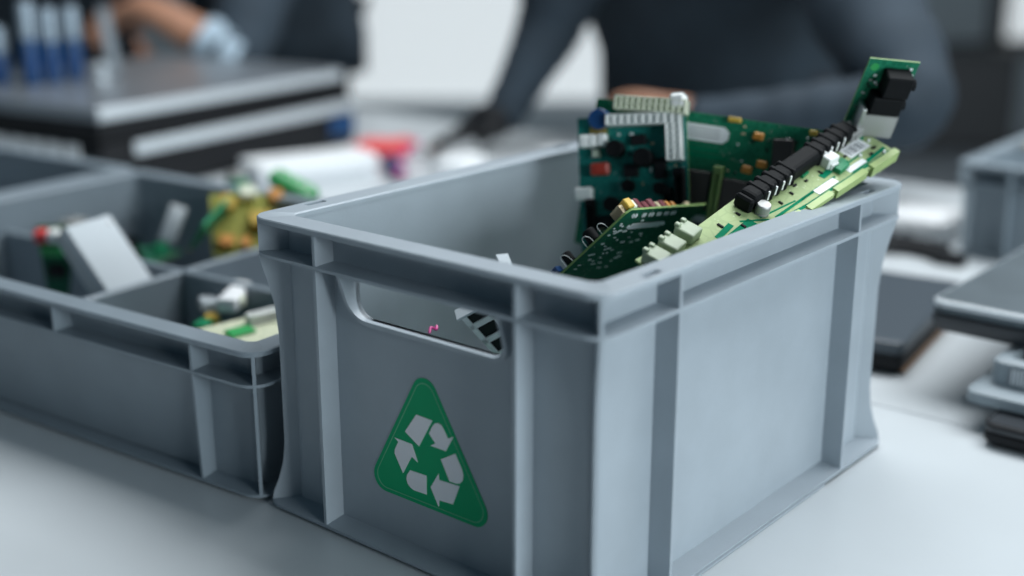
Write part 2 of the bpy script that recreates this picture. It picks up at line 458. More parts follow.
def slot_mb(sx, sy, sz):
    """Long card slot: two lips and latches at the ends."""
    b = MB().box((-sx / 2, -sy / 2, 0), (sx / 2, sy / 2, sz * .5), .4)
    for s in (-1, 1): b.box((-sx / 2, s * sy / 2 - (sy * .3 if s > 0 else 0), 0), (sx / 2, s * sy / 2 + (0 if s > 0 else sy * .3), sz), .4)
    for s in (-1, 1): b.box((s * sx / 2 - 3, -sy / 2, 0), (s * sx / 2 + 3, sy / 2, sz * 1.25), .6)
    return b


def port_mb(sx, sy, sz, t=1.0):
    """Metal shell open towards -y."""
    b = MB()
    b.box((-sx / 2, -sy / 2, 0), (sx / 2, sy / 2, t)); b.box((-sx / 2, -sy / 2, sz - t), (sx / 2, sy / 2, sz), .3)
    b.box((-sx / 2, -sy / 2, 0), (-sx / 2 + t, sy / 2, sz)); b.box((sx / 2 - t, -sy / 2, 0), (sx / 2, sy / 2, sz))
    b.box((-sx / 2, sy / 2 - t, 0), (sx / 2, sy / 2, sz)); b.box((-sx * .3, -sy / 2 + 2, sz * .4), (sx * .3, sy / 2, sz * .6))
    return b


def smd_mb(sx, sy, sz):
    return MB().box((-sx / 2, -sy / 2, 0), (sx / 2, sy / 2, sz), .2)


def substrate(t, pts, m, th=1.6):
    """Board blank with a paler cut edge as its own part."""
    b = MB().prism(pts, -th, 0); s = b.build('substrate', M[m], t)
    n = len(pts); c = Vector((sum(p[0] for p in pts) / n, sum(p[1] for p in pts) / n))
    e = MB()
    lo = [(*(c + (Vector(p) - c) * 1.0015), -th + .1) for p in pts]; hi = [(*(c + (Vector(p) - c) * 1.0015), -.1) for p in pts]
    li = [(*(c + (Vector(p) - c) * .99), -th + .1) for p in pts]; hii = [(*(c + (Vector(p) - c) * .99), -.1) for p in pts]
    e.loft([lo, hi, hii, li], wrap=True); e.build('cut_edge', M['pcb_edge'], s)
    return s


def rect(w, h): return [(0, 0), (w, 0), (w, h), (0, h)]


def side(pts, flip): return pts


cam_uvz = Vector((-555.2, -377.3, 421.4))


def nearer(q, sc=.96): return cam_uvz + (Vector(q) - cam_uvz) * sc


# --- long pale green board lying across the far rim
t = thing('circuit_board', 'long pale green circuit board with black ridged bar, resting on the crate rim', 'circuit board', frame((117, 46, 195), (372, 0, 243), (365, 43, 258)), 'boards in the front crate')
LBP = [(0, -9), (90, -11), (150, -9), (266, 0), (266, 40), (238, 42), (105, 27), (58, 20), (0, 19)]
substrate(t, LBP, 'pcb_light', 2)
bar_rot = math.degrees(math.atan2(17, 137))
bar = part(MB().box((-70, -7.5, 0), (70, 7.5, 12.5), 4, seg=3), 'ridged_bar', 'conn_black', t, 176, 25.5, 0, bar_rot)
for i in list(range(-6, -1)) + list(range(2, 7)):
    part(MB().box((-2.4, -8.3, 0), (2.4, 8.2, 13.4), 1.2), 'ridge', 'conn_black', bar, i * 9.6, 0)
for i in (-5.5, -4.5, -3.5, -2.5, 2.5, 3.5, 4.5, 5.5):
    part(MB().box((-.9, -8.2, 3), (.9, -6.4, 10.5), .3), 'white_stripe', 'conn_white', bar, i * 9.6, 0)
for x in (-72, 72): part(MB().box((-2.5, -7, 0), (2.5, 7, 11), 1.5), 'end_latch', 'conn_black', bar, x, 0)
for x, y in ((9, 10), (27, 13), (47, 17)):
    k = part(MB().box((-6.8, -7.5, 0), (6.8, 7.5, 8), 1.2, seg=2).box((-5.6, 4.5, 7), (-2, 8.5, 10), .6).box((2, 4.5, 7), (5.6, 8.5, 9.4), .6), 'terminal_block', 'pale_conn', t, x, y, 0, 12)
for x0, x1, dep in ((104, 138, 3.5), (146, 176, 4), (181, 222, 7), (230, 267, 9.5)):
    y0 = -9 + (x0 - 150) * 9 / 116 if x0 > 150 else -9.6; y1 = -9 + (x1 - 150) * 9 / 116 if x1 > 150 else -9.3
    MB().prism([(x0, y0 - 2.6), (x1, y1 - 2.6), (x1, y1 + 2.5), (x0, y0 + 2.5)], -dep + 2, 1.6).build('edge_rail', M['rail'], t)
tr = [((58, -7.5), (150, -6), 2.6), ((150, -6), (262, 3), 2.2), ((64, -3), (100, 3), 8), ((150, 0), (196, 5), 1.6), ((108, 3), (146, 2), 1.3), ((205, 9), (240, 13), 1.5), ((92, 8), (112, -2), 1.6), ((64, 4), (84, 9), 4.5), ((118, -3), (176, 3), 2.2), ((186, 10), (200, 12), 5), ((212, 1), (262, 8), 3), ((246, 22), (262, 30), 6)]
for (xa, ya), (xb, yb), w in tr:
    d = Vector((xb - xa, yb - ya)); n = Vector((-d.y, d.x)).normalized() * w / 2; a, b_ = Vector((xa, ya)), Vector((xb, yb))
    MB().prism([tuple(a - n), tuple(b_ - n), tuple(b_ + n), tuple(a + n)], 0, .25).build('copper_track', M['track'], t)
part(cap_mb(5.2, 8), 'capacitor', 'tin', t, 113, 6, 0, smooth=True)
part(MB().box((-6, -5, 0), (6, 5, 9), .8).box((-4, -7, 0), (4, -5, 5), .4), 'white_connector', 'conn_white', t, 203, 18)
part(MB().box((-7, -3, 0), (7, 3, 4), .5), 'socket', 'green_plastic', t, 207, 8, 0, 8)
lab = part(MB().box((-14, -6, 0), (14, 6, .35)), 'paper_label', 'label', t, 240, 20, 0, 5)
for i in range(9): part(MB().box((0, -4, .3), (random.choice((.7, 1.2, 1.7)), 3.2, .45)), 'bar_mark', 'ink', lab, -11 + i * 2.4, 0)
part(MB().box((-13, -2.8, 0), (13, 2.8, .35)), 'paper_label', 'label', t, 180, 1, 0, 5)
part(MB().box((-12, -2.4, 0), (12, 2.4, .35)), 'paper_label', 'label', t, 222, 5, 0, 5)
part(MB().box((-8, -7, 0), (8, 7, 8), .8).box((-5, -8.5, 2), (5, -7, 6), .3), 'metal_jack', 'tin', t, 250, 33, 0, 5)
for x, y in ((190, 14), (216, 24), (224, 17), (150, 9), (134, 6), (172, 13), (90, 3), (76, 12), (245, 8), (254, 12), (160, 14), (230, 27), (97, 14)):
    part(smd_mb(random.uniform(2.5, 5), 1.8, 1.1), 'surface_chip', 'chip', t, x, y, 0, random.choice((5, 8, 95)))
for x, y in ((176, 20), (214, 13)): part(MB().box((-4.5, -3, 0), (4.5, 3, 2.5), .4), 'transistor', 'green_plastic', t, x, y, 0, 10)
for x, y in ((235, 11), (246, 28), (258, 20), (256, 4)): part(smd_mb(3, 2, 1.6), 'solder_joint', 'pin', t, x, y, 0, 30)
for x in (215, 240): part(MB().box((-11, -6, -13), (11, 6, -2), 1), 'under_connector', 'conn_black', t, x, 6, 0, 4)

# --- dark green board showing its solder side near the front corner; x to the far end, y downwards, viewed from -z
t = thing('circuit_board', 'dark green circuit board showing its soldered underside, leaning by the front rim', 'circuit board', frame((173, 106, 220), (298, 118, 200), (153, 150, 170)), 'boards in the front crate')
substrate(t, [(3, 0), (127, 0), (118, 84), (-9, 84), (-7, 69), (0, 4)], 'pcb_dark', 1.8)
lab = MB().box((26, 15.5, -2.3), (76, 21.5, -1.7)).build('white_strip', M['label'], t)
for i, (x, w) in enumerate(((11, 9), (27, 6), (37, 9), (50, 8), (62, 8), (73, 9))):
    b = MB()
    for k in range(4): b.box((x + k * w / 4, 4 + (k % 2) * 1.6, -2.7), (x + k * w / 4 + w / 5.5, 6.6 + (k % 2) * 1.6, -1.7), .2)
    b.build('solder_row', M['pin'], t)
for k in range(46):
    x = random.uniform(2, 62); y = random.uniform(10, 66)
    if 22 < x < 80 and 12 < y < 24: continue
    b = MB().box((x, y, -2.6), (x + random.uniform(1.5, 6), y + random.uniform(.8, 1.8), -1.7), .2); b.build('solder_joint', M['pin'], t)
for x in (23, 79): MB().sphere((x, 18.5, -2), 1.8, (1, 1, .6), 10).build('solder_bead', M['pin'], t, True)
# components on the upper side stick out past the edge
part(header_mb(10, 6, 7, 3), 'terminal_block', 'beige', t, 3, 9, 0, 80)
part(MB().box((-5, -3.5, 0), (5, 3.5, 8), .7), 'film_capacitor', 'yellow', t, 8, 4, 1, 75)
part(MB().box((-5, -3.5, 0), (5, 3.5, 7), .7), 'film_capacitor', 'conn_cream', t, 13, 5, 1, 85)
for x, m_, h in ((24, 'maroon', 10), (33, 'maroon', 7), (44, 'maroon', 9), (52, 'beige', 6), (60, 'maroon', 7), (68, 'orange', 6), (77, 'orange', 5), (100, 'beige', 4)):
    part(MB().box((-3.2, -3, 0), (3.2, 3, h), .8), 'ceramic_capacitor', m_, t, x, 4, 0, random.uniform(-15, 15))
for x, y in ((5, 22), (2, 36), (-3, 56)):
    part(MB().tube(spline([(-2, 0, 0), (-5, 0, 5), (-7, 2, 7), (-6, 5, 6), (-2, 7, 0)], 5), .22, 6), 'wire_loop', 'pin', t, x, y, 0, 0, True)
part(chip_mb(26, 14, 4), 'chip', 'chip', t, 30, 30); part(cap_mb(5, 12), 'capacitor', 'conn_black', t, 6, 38, smooth=True)
part(cap_mb(4, 10), 'capacitor', 'conn_black', t, 0, 60, smooth=True)
part(MB().box((-4, -3, 0), (4, 3, 5), .5), 'blue_connector', 'blue', t, -7, 70)

# --- large green card standing at the back of the crate; viewed from -z, so parts stand on the -z face
t = thing('circuit_board', 'large green expansion card with white label standing at the back of the crate', 'circuit board', frame(nearer((354, 178, 260), .97), nearer((388, 52, 250), .97), nearer((322, 168, 100), .97)), 'boards in the front crate')
FL = Matrix.Rotation(math.pi, 4, 'X')


def under(mb, name, m, parent, x, y, rot=0, smooth=False, z=-1.6):
    """Mount a component on the -z face of a board."""
    o = mb.build(name, M[m], parent, smooth)
    o.matrix_local = Matrix.Translation((x / 1000, y / 1000, z / 1000)) @ Matrix.Rotation(R(rot), 4, 'Z') @ FL
    return o


substrate(t, [(-70, 0), (120, 0), (120, 120), (-70, 120)], 'pcb_green', 1.6)
lab = under(MB().prism([(-19, -6.5), (15, -6.5), (19, -3), (19, 3), (15, 6.5), (-19, 6.5)], 0, .4), 'paper_label', 'label', t, 24, 15)
for y in (-3, 0, 3): part(MB().box((-14, y - .4, .4), (12, y + .4, .5)), 'print_line', 'ink', lab, 0, 0)
under(MB().box((-19, -1.2, 0), (19, 1.2, .3)), 'silk_line', 'track', t, 26, 33)
under(MB().box((-15, -1, 0), (15, 1, .3)), 'silk_line', 'track', t, 22, 28)
for x, y in ((66.7, 11.7), (62, 38.5), (73, 32.7)):
    under(MB().box((-4, -3, 0), (4, 3, 4), .8), 'tantalum_capacitor', 'orange', t, x, y, 5)
for x, y, sx, sy in ((20, 60, 30, 30), (58, 62, 26, 28), (88, 24, 16, 26), (20, 98, 26, 22), (58, 98, 26, 22)):
    c = under(chip_mb(sx, sy, 4.5, True), 'chip', 'chip_brown', t, x, y, -6 if x > 80 else 0)
under(slot_mb(52, 7, 7), 'card_slot', 'pcb_edge', t, 41, 68, 90)
for k in range(26):
    under(smd_mb(random.uniform(1.5, 3.5), 1.5, 1), 'surface_chip', random.choice(('chip', 'pin', 'beige')), t, random.uniform(45, 116), random.uniform(5, 46), random.choice((0, 90)))
under(MB().box((-5, -2, 0), (5, 2, 3), .4), 'jumper', 'yellow', t, 46, 1.5); under(MB().box((-3, -2, 0), (3, 2, 3), .4), 'jumper', 'yellow', t, 108, 3)
under(MB().box((-14, -3, 0), (14, 3, .4)), 'silk_line', 'label', t, 30, 83)

# --- teal mainboard with white sockets, leaning in front of it
t = thing('circuit_board', 'teal mainboard crowded with white sockets along its top edge', 'circuit board', frame(nearer((322, 251, 250), .965), nearer((350, 171, 262), .965), nearer((285, 235, 110), .965)), 'boards in the front crate')
substrate(t, [(-6, 0), (84, 0), (84, 150), (-6, 150)], 'pcb_teal', 1.6)
under(header_mb(58, 11, 14, 12, 2), 'white_socket', 'conn_cream', t, 58, -4, 9)
under(header_mb(60, 9, 12, 10, 1), 'white_socket', 'conn_white', t, 51, 6.5, 3)
under(header_mb(12, 34, 11, 2, 7), 'white_socket', 'conn_white', t, 75, 24)
w = under(MB().box((-6, -6, 0), (6, 6, 14), 2), 'white_connector', 'conn_white', t, 80, -5)
under(cap_mb(8.5, 9), 'coil', 'blue', t, 14, 3, smooth=True)
under(MB().lathe([(7, 0), (7, 4), (4, 5)], n=16), 'coil_core', 'gold', t, 12, 12, smooth=True)
for x in (1, 8, 16): under(MB().box((-3.3, -5, 0), (3.3, 5, 9), .8), 'white_connector', 'conn_white', t, x, 20)
under(MB().box((-3, -3, 0), (3, 3, 5), .6), 'white_connector', 'conn_cream', t, 10, 30)
under(MB().box((-7.5, -5, 0), (7.5, 5, 8), 1.5).cyl((0, 0, 7), (0, 0, 9), 3), 'red_relay', 'red', t, 13, 43)
for x, y, r_, h in ((27, 28, 7, 12), (50, 37, 7.5, 14), (36, 58, 5, 9), (62, 62, 5, 10), (22, 72, 6, 11), (44, 82, 5, 10)):
    under(cap_mb(r_, h), 'capacitor', 'conn_black', t, x, y, smooth=True)
under(slot_mb(60, 8, 9), 'card_slot', 'conn_black', t, 78, 80, 90); under(slot_mb(60, 7, 8), 'card_slot', 'conn_black', t, 68, 95, 90)
under(slot_mb(70, 7, 8), 'card_slot', 'conn_black', t, 4, 105, 90)
under(MB().box((-7, -5, 0), (7, 5, 8), 1), 'white_connector', 'conn_white', t, -1, 62)
for x, y, sx, sy in ((38, 46, 12, 10), (30, 100, 28, 26), (52, 110, 14, 14), (45, 22, 12, 8), (14, 86, 14, 10), (62, 46, 10, 16)):
    under(chip_mb(sx, sy, 3.5, True), 'chip', 'chip', t, x, y)
for k in range(40):
    under(smd_mb(random.uniform(1.5, 4), random.uniform(1.2, 2), 1.2), 'surface_chip', random.choice(('chip', 'pin', 'tin', 'beige')), t, random.uniform(0, 80), random.uniform(16, 120), random.choice((0, 90)))

# --- small upright card behind the pale board's far end
t = thing('circuit_board', 'small green card with black jacks and a metal port, standing upright at the far corner', 'circuit board', frame(nearer((393, 34, 310)), nearer((420, 5, 306)), nearer((410, 57, 257))), 'boards in the front crate')
substrate(t, [(0, 0), (38, 0), (36, 60), (-2, 60)], 'pcb_green', 1.6)
under(MB().lathe([(3.2, 0), (3.2, .3), (1.2, .35)], n=16), 'mounting_pad', 'lime', t, 5.6, 7, smooth=True)
j = under(MB().box((-10, -9, 0), (10, 9, 15), 1), 'audio_jack', 'conn_black', t, 23, 15); part(MB().cyl((9, 0, 7), (14, 0, 7), 4.5, n=16), 'jack_barrel', 'conn_black', j, 0, 0, 0, 0, True)
j = under(MB().box((-12, -7.5, 0), (12, 7.5, 14), 1), 'audio_jack', 'conn_black', t, 20, 33); part(MB().cyl((11, 0, 7), (15, 0, 7), 4.5, n=16), 'jack_barrel', 'conn_black', j, 0, 0, 0, 0, True)
j = under(port_mb(20, 27, 13), 'metal_port', 'tin', t, 19, 51, 90)
part(MB().box((-2.5, -15, -1), (1, 15, 14), .4), 'port_flange', 'metal', j, 0, -13.5, 0, 90)
for k in range(14): under(smd_mb(2, 1.4, 1), 'surface_chip', random.choice(('pin', 'chip', 'tin')), t, random.uniform(2, 12), random.uniform(12, 50))
for x, y in ((33, 6), (35, 11), (8, 14), (10, 20)): under(smd_mb(2.5, 1.8, 1), 'surface_chip', 'pin', t, x, y)

# --- boards and bits lower down in the crate
for P0, Px, Py, w_, h_, m_, l_ in (((60, 230, 60), (210, 250, 60), (75, 120, 40), 170, 110, 'pcb_green', 'green circuit board lying low in the front crate under the others'),
                                   ((210, 40, 100), (350, 60, 90), (220, 150, 60), 150, 120, 'pcb_dark', 'dark circuit board wedged beneath the long pale board')):
    t = thing('circuit_board', l_, 'circuit board', frame(P0, Px, Py), 'boards in the front crate')
    substrate(t, rect(w_, h_), m_)
    for k in range(6):
        c = under(chip_mb(random.uniform(12, 24), random.uniform(10, 18), 4, True), 'chip', random.choice(('chip', 'chip_brown')), t, 20 + (k % 3) * w_ / 3.2, 25 + (k // 3) * h_ / 2.2)
    for k in range(4): under(cap_mb(5, 11), 'capacitor', 'conn_black', t, 15 + k * 32, h_ / 2, smooth=True)
# slotted bracket seen through the handle opening
t = thing('slot_bracket', 'grey slotted metal bracket seen through the handle opening of the front crate', 'bracket', frame((86, 191, 150), (116, 189, 118), (97, 176, 160)))
b = MB()
W_, L_ = 22, 92
b.box((0, 0, 0), (L_, 3, 1.2)); b.box((0, W_ - 3, 0), (L_, W_, 1.2))
b.box((0, 0, 0), (L_, 4, 1.4)); b.box((0, W_ - 4, 0), (L_, W_, 1.4))
for x in (0, 19, 38, 57, 76, 88): b.box((x, 0, 0), (x + 5.5, W_, 1.4))
b.build('plate', M['tin_plate'], t)
for x in (4, 23, 42, 61, 80): MB().box((x, 2, -1.5), (x + 15 if x < 80 else x + 8, W_ - 2, .4)).build('dark_window', M['black'], t)
MB().box((-1, 0, 0), (1.2, W_, 10), .3).build('bent_tab', M['alu'], t)
t = tag(MB().prism([(0, 0), (8, 0), (9, 40), (1, 40)], 0, 1.5).build('metal_strip', M['alu']), 'short pale grey metal strip poking up just inside the front rim', 'strip')
t.matrix_world = frame((58, 130, 207), (65, 126, 207), (60, 118, 200))
t = tag(MB().tube(spline([(0, 0, 0), (6, 3, 4), (11, 0, 1), (16, 4, 3)], 5), 1.6, 8).build('wire_scrap', M['pink'], None, True), 'tiny magenta wire scrap seen low through the handle opening', 'wire')
t.matrix_world = at(24, 158, 157) @ Matrix.Scale(.6, 4)


# ------------------------------------------------------------------ scrap in the sorting tray
def slab(name, label, cat, M4, w, h, th, m, extra=(), group=None):
    t = thing(name, label, cat, M4, group)
    MB().box((0, 0, 0), (w, h, th), min(3, th * .3), seg=2).build('housing', M[m], t, True)
    for nm, mb, mm_ in extra: mb.build(nm, M[mm_], t)
    return t


TB = lambda u, v, z: (u, v, z)
slab('power_adapter', 'pale grey metal box leaning on the divider of the sorting tray', 'power adapter', frame((97, 633, 46), (153, 646, 46), (88, 688, 116)), 60, 97, 22, 'alu',
     (('lid_seam', MB().box((-.4, -.4, 7), (60.4, 97.4, 8.2)), 'tin'), ('screw', MB().cyl((8, 8, 22), (8, 8, 22.8), 2.4, n=12), 'metal'), ('screw', MB().cyl((52, 88, 22), (52, 88, 22.8), 2.4, n=12), 'metal'),
      ('cable_socket', MB().box((18, -4, 7), (44, .5, 18), 1), 'conn_black')), 'scrap in the sorting tray')


def fragment(label, M4, w, h, m, comps, cat='circuit board', name='board_fragment'):
    t = thing(name, label, cat, M4, 'scrap in the sorting tray')
    substrate(t, rect(w, h), m)
    for nm, mb, mm_, x, y in comps: part(mb, nm, mm_, t, x, y, 0, 0, True)
    return t


fragment('small dark green board with a red and white socket, upright beside the grey metal box', frame((140, 806, 26), (162, 780, 26), (136, 792, 102)), 30, 84, 'pcb_dark',
         (('red_socket', MB().box((-6, -6, 0), (6, 6, 14), 1.5), 'redpink', 6, 76), ('white_socket', MB().box((-6, -6, 0), (6, 6, 14), 1.5), 'conn_white', 19, 76), ('green_block', MB().box((-11, -6, 0), (11, 6, 10), 1), 'lime', 14, 60), ('chip', chip_mb(18, 14, 4), 'chip', 14, 34)))
slab('metal_clip', 'small bright metal clip behind the leaning grey metal box', 'clip', at(180, 815, 92, 20), 26, 18, 9, 'tin', (('hole', MB().cyl((13, 9, 8.5), (13, 9, 9.4), 4, n=16), 'black'), ('tongue', MB().box((24, 4, 2), (36, 14, 5), .6), 'metal')), 'scrap in the sorting tray')
slab('shield_can', 'shiny oblong metal shield tilted in the far left compartment of the tray', 'shield', frame((262, 778, 72), (276, 764, 64), (268, 790, 112)), 17, 40, 8, 'silver_trim', (('rim_fold', MB().box((-1.2, -1.2, 0), (18.2, 41.2, 2.4), .4), 'tin'),), 'scrap in the sorting tray')
fragment('black board scrap lying in the far left compartment of the tray', at(225, 780, 44, 15), 90, 70, 'pcb_dark', (('chip', chip_mb(30, 24, 8), 'chip', 30, 30), ('socket', header_mb(40, 10, 14, 5), 'conn_black', 55, 56), ('green_block', MB().box((-10, -5, 0), (10, 5, 9), 1), 'green_plastic', 74, 20)))
slab('transformer', 'brownish coil transformer at the far end of the tray', 'transformer', at(338, 826, 84, 10), 18, 16, 18, 'chip_brown', (('winding', MB().cyl((9, 8, -1), (9, 8, 20), 6.5, n=20), 'beige'),), 'scrap in the sorting tray')
t = thing('memory_module', 'bright emerald green module slanting up from the tray centre', 'module', frame((227, 667, 96), (330, 732, 110), (240, 650, 130)), 'scrap in the sorting tray')
MB().box((0, -12, -2), (112, 20, 2), .5).build('substrate', M['green_plastic'], t)
for k in range(5): part(chip_mb(12, 9, 3), 'chip', 'green_plastic', t, 14 + k * 20, 5, 2)
MB().box((0, -14, -1), (112, -11.5, 1)).build('contact_edge', M['gold'], t)
slab('relay_block', 'teal green block standing at the tray rear wall', 'relay', at(378, 790, 70, -10), 22, 22, 46, 'green_plastic', (('pin_row', MB().box((4, 4, 47), (22, 26, 52), .6), 'tin'),), 'scrap in the sorting tray')
t = fragment('yellow-green board with orange parts heaped in the far right compartment of the tray', frame((266, 690, 66), (318, 656, 62), (300, 718, 118)), 84, 74, 'pcb_olive',
             [('yellow_coil', cap_mb(9, 14), 'yellow', 18, 60), ('orange_block', MB().box((-8, -6, 0), (8, 6, 9), 1), 'orange', 14, 16), ('yellow_block', MB().box((-12, -8, 0), (12, 8, 12), 1), 'yellow', 52, 40), ('orange_block', MB().box((-7, -7, 0), (7, 7, 9), 1), 'orange', 70, 70), ('cream_block', MB().box((-9, -7, 0), (9, 7, 10), 1), 'conn_cream', 40, 74), ('red_cap', cap_mb(6, 10), 'orange', 34, 14), ('chip', chip_mb(20, 14, 4), 'chip', 74, 20)])
slab('terminal_strip', 'leaf green terminal strip lying on the yellow-green board in the tray', 'terminal strip', frame((368, 718, 122), (372, 670, 108), (384, 722, 128)), 62, 20, 16, 'lime', tuple(('screw', MB().cyl((8 + k * 11.5, 10, 16), (8 + k * 11.5, 10, 16.8), 3, n=12), 'tin') for k in range(5)), 'scrap in the sorting tray')
fragment('cream board with a green patch in the near right compartment of the tray', frame((44, 432, 64), (154, 412, 66), (64, 492, 72)), 110, 66, 'pcb_cream', (('green_patch', MB().box((-12, -7, 0), (12, 7, 3), .6), 'lime', 62, 40), ('white_socket', header_mb(30, 9, 10, 4), 'conn_white', 90, 50), ('capacitor', cap_mb(5, 9), 'conn_black', 24, 24)))
slab('plug_housing', 'white plug housing at the back of the near right compartment', 'plug', at(145, 505, 70, 35), 54, 18, 14, 'white_plastic', (('key', MB().box((10, -3, 3), (22, 1, 11), .6), 'conn_cream'), ('latch', MB().box((30, 17, 4), (44, 21, 10), .6), 'conn_white')), 'scrap in the sorting tray')
slab('shield_can', 'dull silver shield plate in the near right compartment of the tray', 'shield', at(146, 556, 62, -30), 46, 26, 8, 'silver_trim', (('rim_fold', MB().box((-1.2, -1.2, 0), (47.2, 27.2, 2.4), .4), 'tin'),), 'scrap in the sorting tray')
slab('plug_housing', 'small white plug near the crate side of the near right compartment', 'plug', at(180, 540, 66, 10), 16, 20, 16, 'white_plastic', (('key', MB().box((4, -3, 3), (12, 1, 11), .6), 'conn_cream'),), 'scrap in the sorting tray')
fragment('green board fragment with a yellow coil in the near right compartment', at(115, 498, 58, 25), 44, 30, 'pcb_green', (('green_block', MB().box((-9, -6, 0), (9, 6, 9), 1), 'green_plastic', 11, 18), ('yellow_coil', cap_mb(7, 9), 'yellow', 30, 18)))
fragment('dark board lying flat under the white plug in the near right compartment', at(52, 462, 34, 5), 120, 110, 'pcb_dark', (('chip', chip_mb(30, 30, 5, True), 'chip', 60, 60), ('tin_can', MB().box((-14, -10, 0), (14, 10, 9), 1), 'tin', 20, 84), ('socket', header_mb(36, 10, 12, 4), 'conn_black', 90, 20)))


# ------------------------------------------------------------------ right side: laptops, crate neighbours
def laptop(label, M4, lu, lv, z0, z1, lidm, basem, trim, group=None, name='laptop'):
    t = thing(name, label, 'laptop', M4, group); h = z1 - z0
    b = MB(); b.loft([rrect(4, 4, lu - 4, lv - 4, 8, z0), rrect(0, 0, lu, lv, 10, z0 + h * .22), rrect(0, 0, lu, lv, 10, z0 + h * .52)]); b.build('base', M[basem], t, True)
    b = MB(); b.loft([rrect(1, 1, lu - 1, lv - 1, 9, z0 + h * .6), rrect(1, 1, lu - 1, lv - 1, 9, z1 - 1.5), rrect(2.2, 2.2, lu - 2.2, lv - 2.2, 8, z1)]); lid = b.build('lid', M[lidm], t, True)
    b = MB(); b.loft([rrect(.4, .4, lu - .4, lv - .4, 9.5, z0 + h * .80), rrect(.4, .4, lu - .4, lv - .4, 9.5, z1 - 1.2), rrect(3.2, 3.2, lu - 3.2, lv - 3.2, 7.4, z1 + .3), rrect(3.2, 3.2, lu - 3.2, lv - 3.2, 7.4, z0 + h * .80)], wrap=True)
    b.build('lid_edge', M[trim], lid, True)
    MB().box((6, 6, z0 + h * .5), (lu - 6, lv - 6, z0 + h * .62)).build('screen_gap', M['black'], t)
    MB().cyl((lu - 3, 40, z0 + h * .55), (lu - 3, lv - 40, z0 + h * .55), h * .16, n=14).build('hinge', M['black'], t, True)
    for k in range(3): MB().box((-.4, 60 + k * 26, z0 + h * .2), (1, 76 + k * 26, z0 + h * .42)).build('side_port', M['black'], t)
    for x, y in ((20, 20), (lu - 20, 20), (20, lv - 20), (lu - 20, lv - 20)): MB().cyl((x, y, z0 - 2), (x, y, z0 + 1), 7, n=16).build('rubber_foot', M['black'], t, True)
    return t


laptop('silver grey laptop with scuffed lid on top of the laptop stack', at(516, -328, 0, -1), 300, 344, 60.5, 89, 'laptop_grey', 'laptop_black', 'bright_trim', 'laptops at the crate side')
t = thing('docking_station', 'silver docking unit with a vent grille sandwiched in the laptop stack', 'docking station', at(460, -330, 0, -1), 'laptops at the crate side')
b = MB(); b.loft([rrect(0, 0, 300, 290, 12, 24), rrect(0, 0, 300, 290, 12, 33), rrect(10, 10, 300, 280, 8, 36)]); b.build('lower_shell', M['dock_grey'], t, True)
b = MB(); b.loft([rrect(22, 8, 296, 278, 10, 34), rrect(22, 8, 296, 278, 10, 56), rrect(25, 11, 293, 275, 9, 58), rrect(34, 20, 284, 266, 6, 58), rrect(34, 20, 284, 266, 6, 46)]); b.build('upper_frame', M['dock_grey'], t, True)
MB().box((34, 20, 44), (284, 266, 48)).build('keyboard_well', M['black'], t)
g = MB().box((21.2, 140, 39), (22.6, 262, 53)).build('vent_grille', M['ink'], t)
for k in range(40): MB().box((20.6, 140.8 + k * 3, 39.5), (21.6, 142.2 + k * 3, 52.5)).build('grille_bar', M['silver_trim'], g)
for x, y in ((20, 20), (280, 20), (20, 270), (280, 270)): MB().cyl((x, y, 21.5), (x, y, 25), 7, n=16).build('rubber_foot', M['black'], t, True)
for x, y in ((70, 40), (250, 40), (70, 240), (250, 240)): MB().cyl((x, y, 46), (x, y, 60.2), 6, n=16).build('support_post', M['black'], t, True)
laptop('black laptop at the bottom of the laptop stack on the table', at(430, -389, 0, -1), 300, 322, 2, 21.5, 'laptop_black', 'black', 'black', 'laptops at the crate side')
t = laptop('dark slate laptop lying closed behind the front crate', at(546, 46, 0, 7), 240, 340, 2, 33, 'slate', 'black', 'slate')
MB().box((4, -1.5, 3), (236, .6, 6)).build('base_strip', M['brown'], t)  # thin brown strip low along one side of the base
# white router and cable behind
t = thing('router', 'white rounded router on the table behind the dark slate laptop', 'router', at(1046, 196, 0, 3))
b = MB(); b.loft([rrect(4, 4, 96, 136, 16, 0), rrect(0, 0, 100, 140, 20, 8), rrect(0, 0, 100, 140, 20, 26), rrect(8, 8, 92, 132, 16, 33)]); b.build('housing', M['white_plastic'], t, True, 50)
for k in range(3): MB().box((-.6, 44 + k * 20, 7), (1, 56 + k * 20, 14)).build('socket', M['ink'], t)
MB().box((26, 46, 32.4), (74, 94, 33.8), .5).build('vent_cover', M['white_plastic'], t)
t = thing('power_cable', 'black power cable bunched on the table between router and dark slate laptop', 'cable', at(962, 232, 0))
pts = [(0, -60, 6), (12, -20, 6), (-8, 20, 6), (20, 60, 6), (40, 20, 8), (22, -30, 9), (50, -50, 6), (60, 20, 6), (34, 90, 6)]
MB().tube(spline(pts, 8), 6, 10).build('cord', M['black'], t, True)
MB().box((-12, -92, 0), (14, -56, 14), 3, seg=2).build('plug', M['black'], t, True)
# beige roll in the far crate
t = thing('tape_roll', 'beige tape roll standing at the far crate with its flat side out', 'tape', at(1190, 130, 120.5) @ Matrix.Scale(.75, 4))
b = MB(); b.loft([[(24 * math.cos(a), k, 30 + 24 * math.sin(a)) if s else (16 * math.cos(a), k, 30 + 16 * math.sin(a)) for a in [2 * math.pi * i / 28 for i in range(28)]] for s, k in ((1, -12), (1, 12), (0, 12), (0, -12))], wrap=True)
b.build('tape', M['beige'], t, True)
MB().box((-60, -14, -3), (60, 14, 6), 1).build('cradle', M['beige'], t)

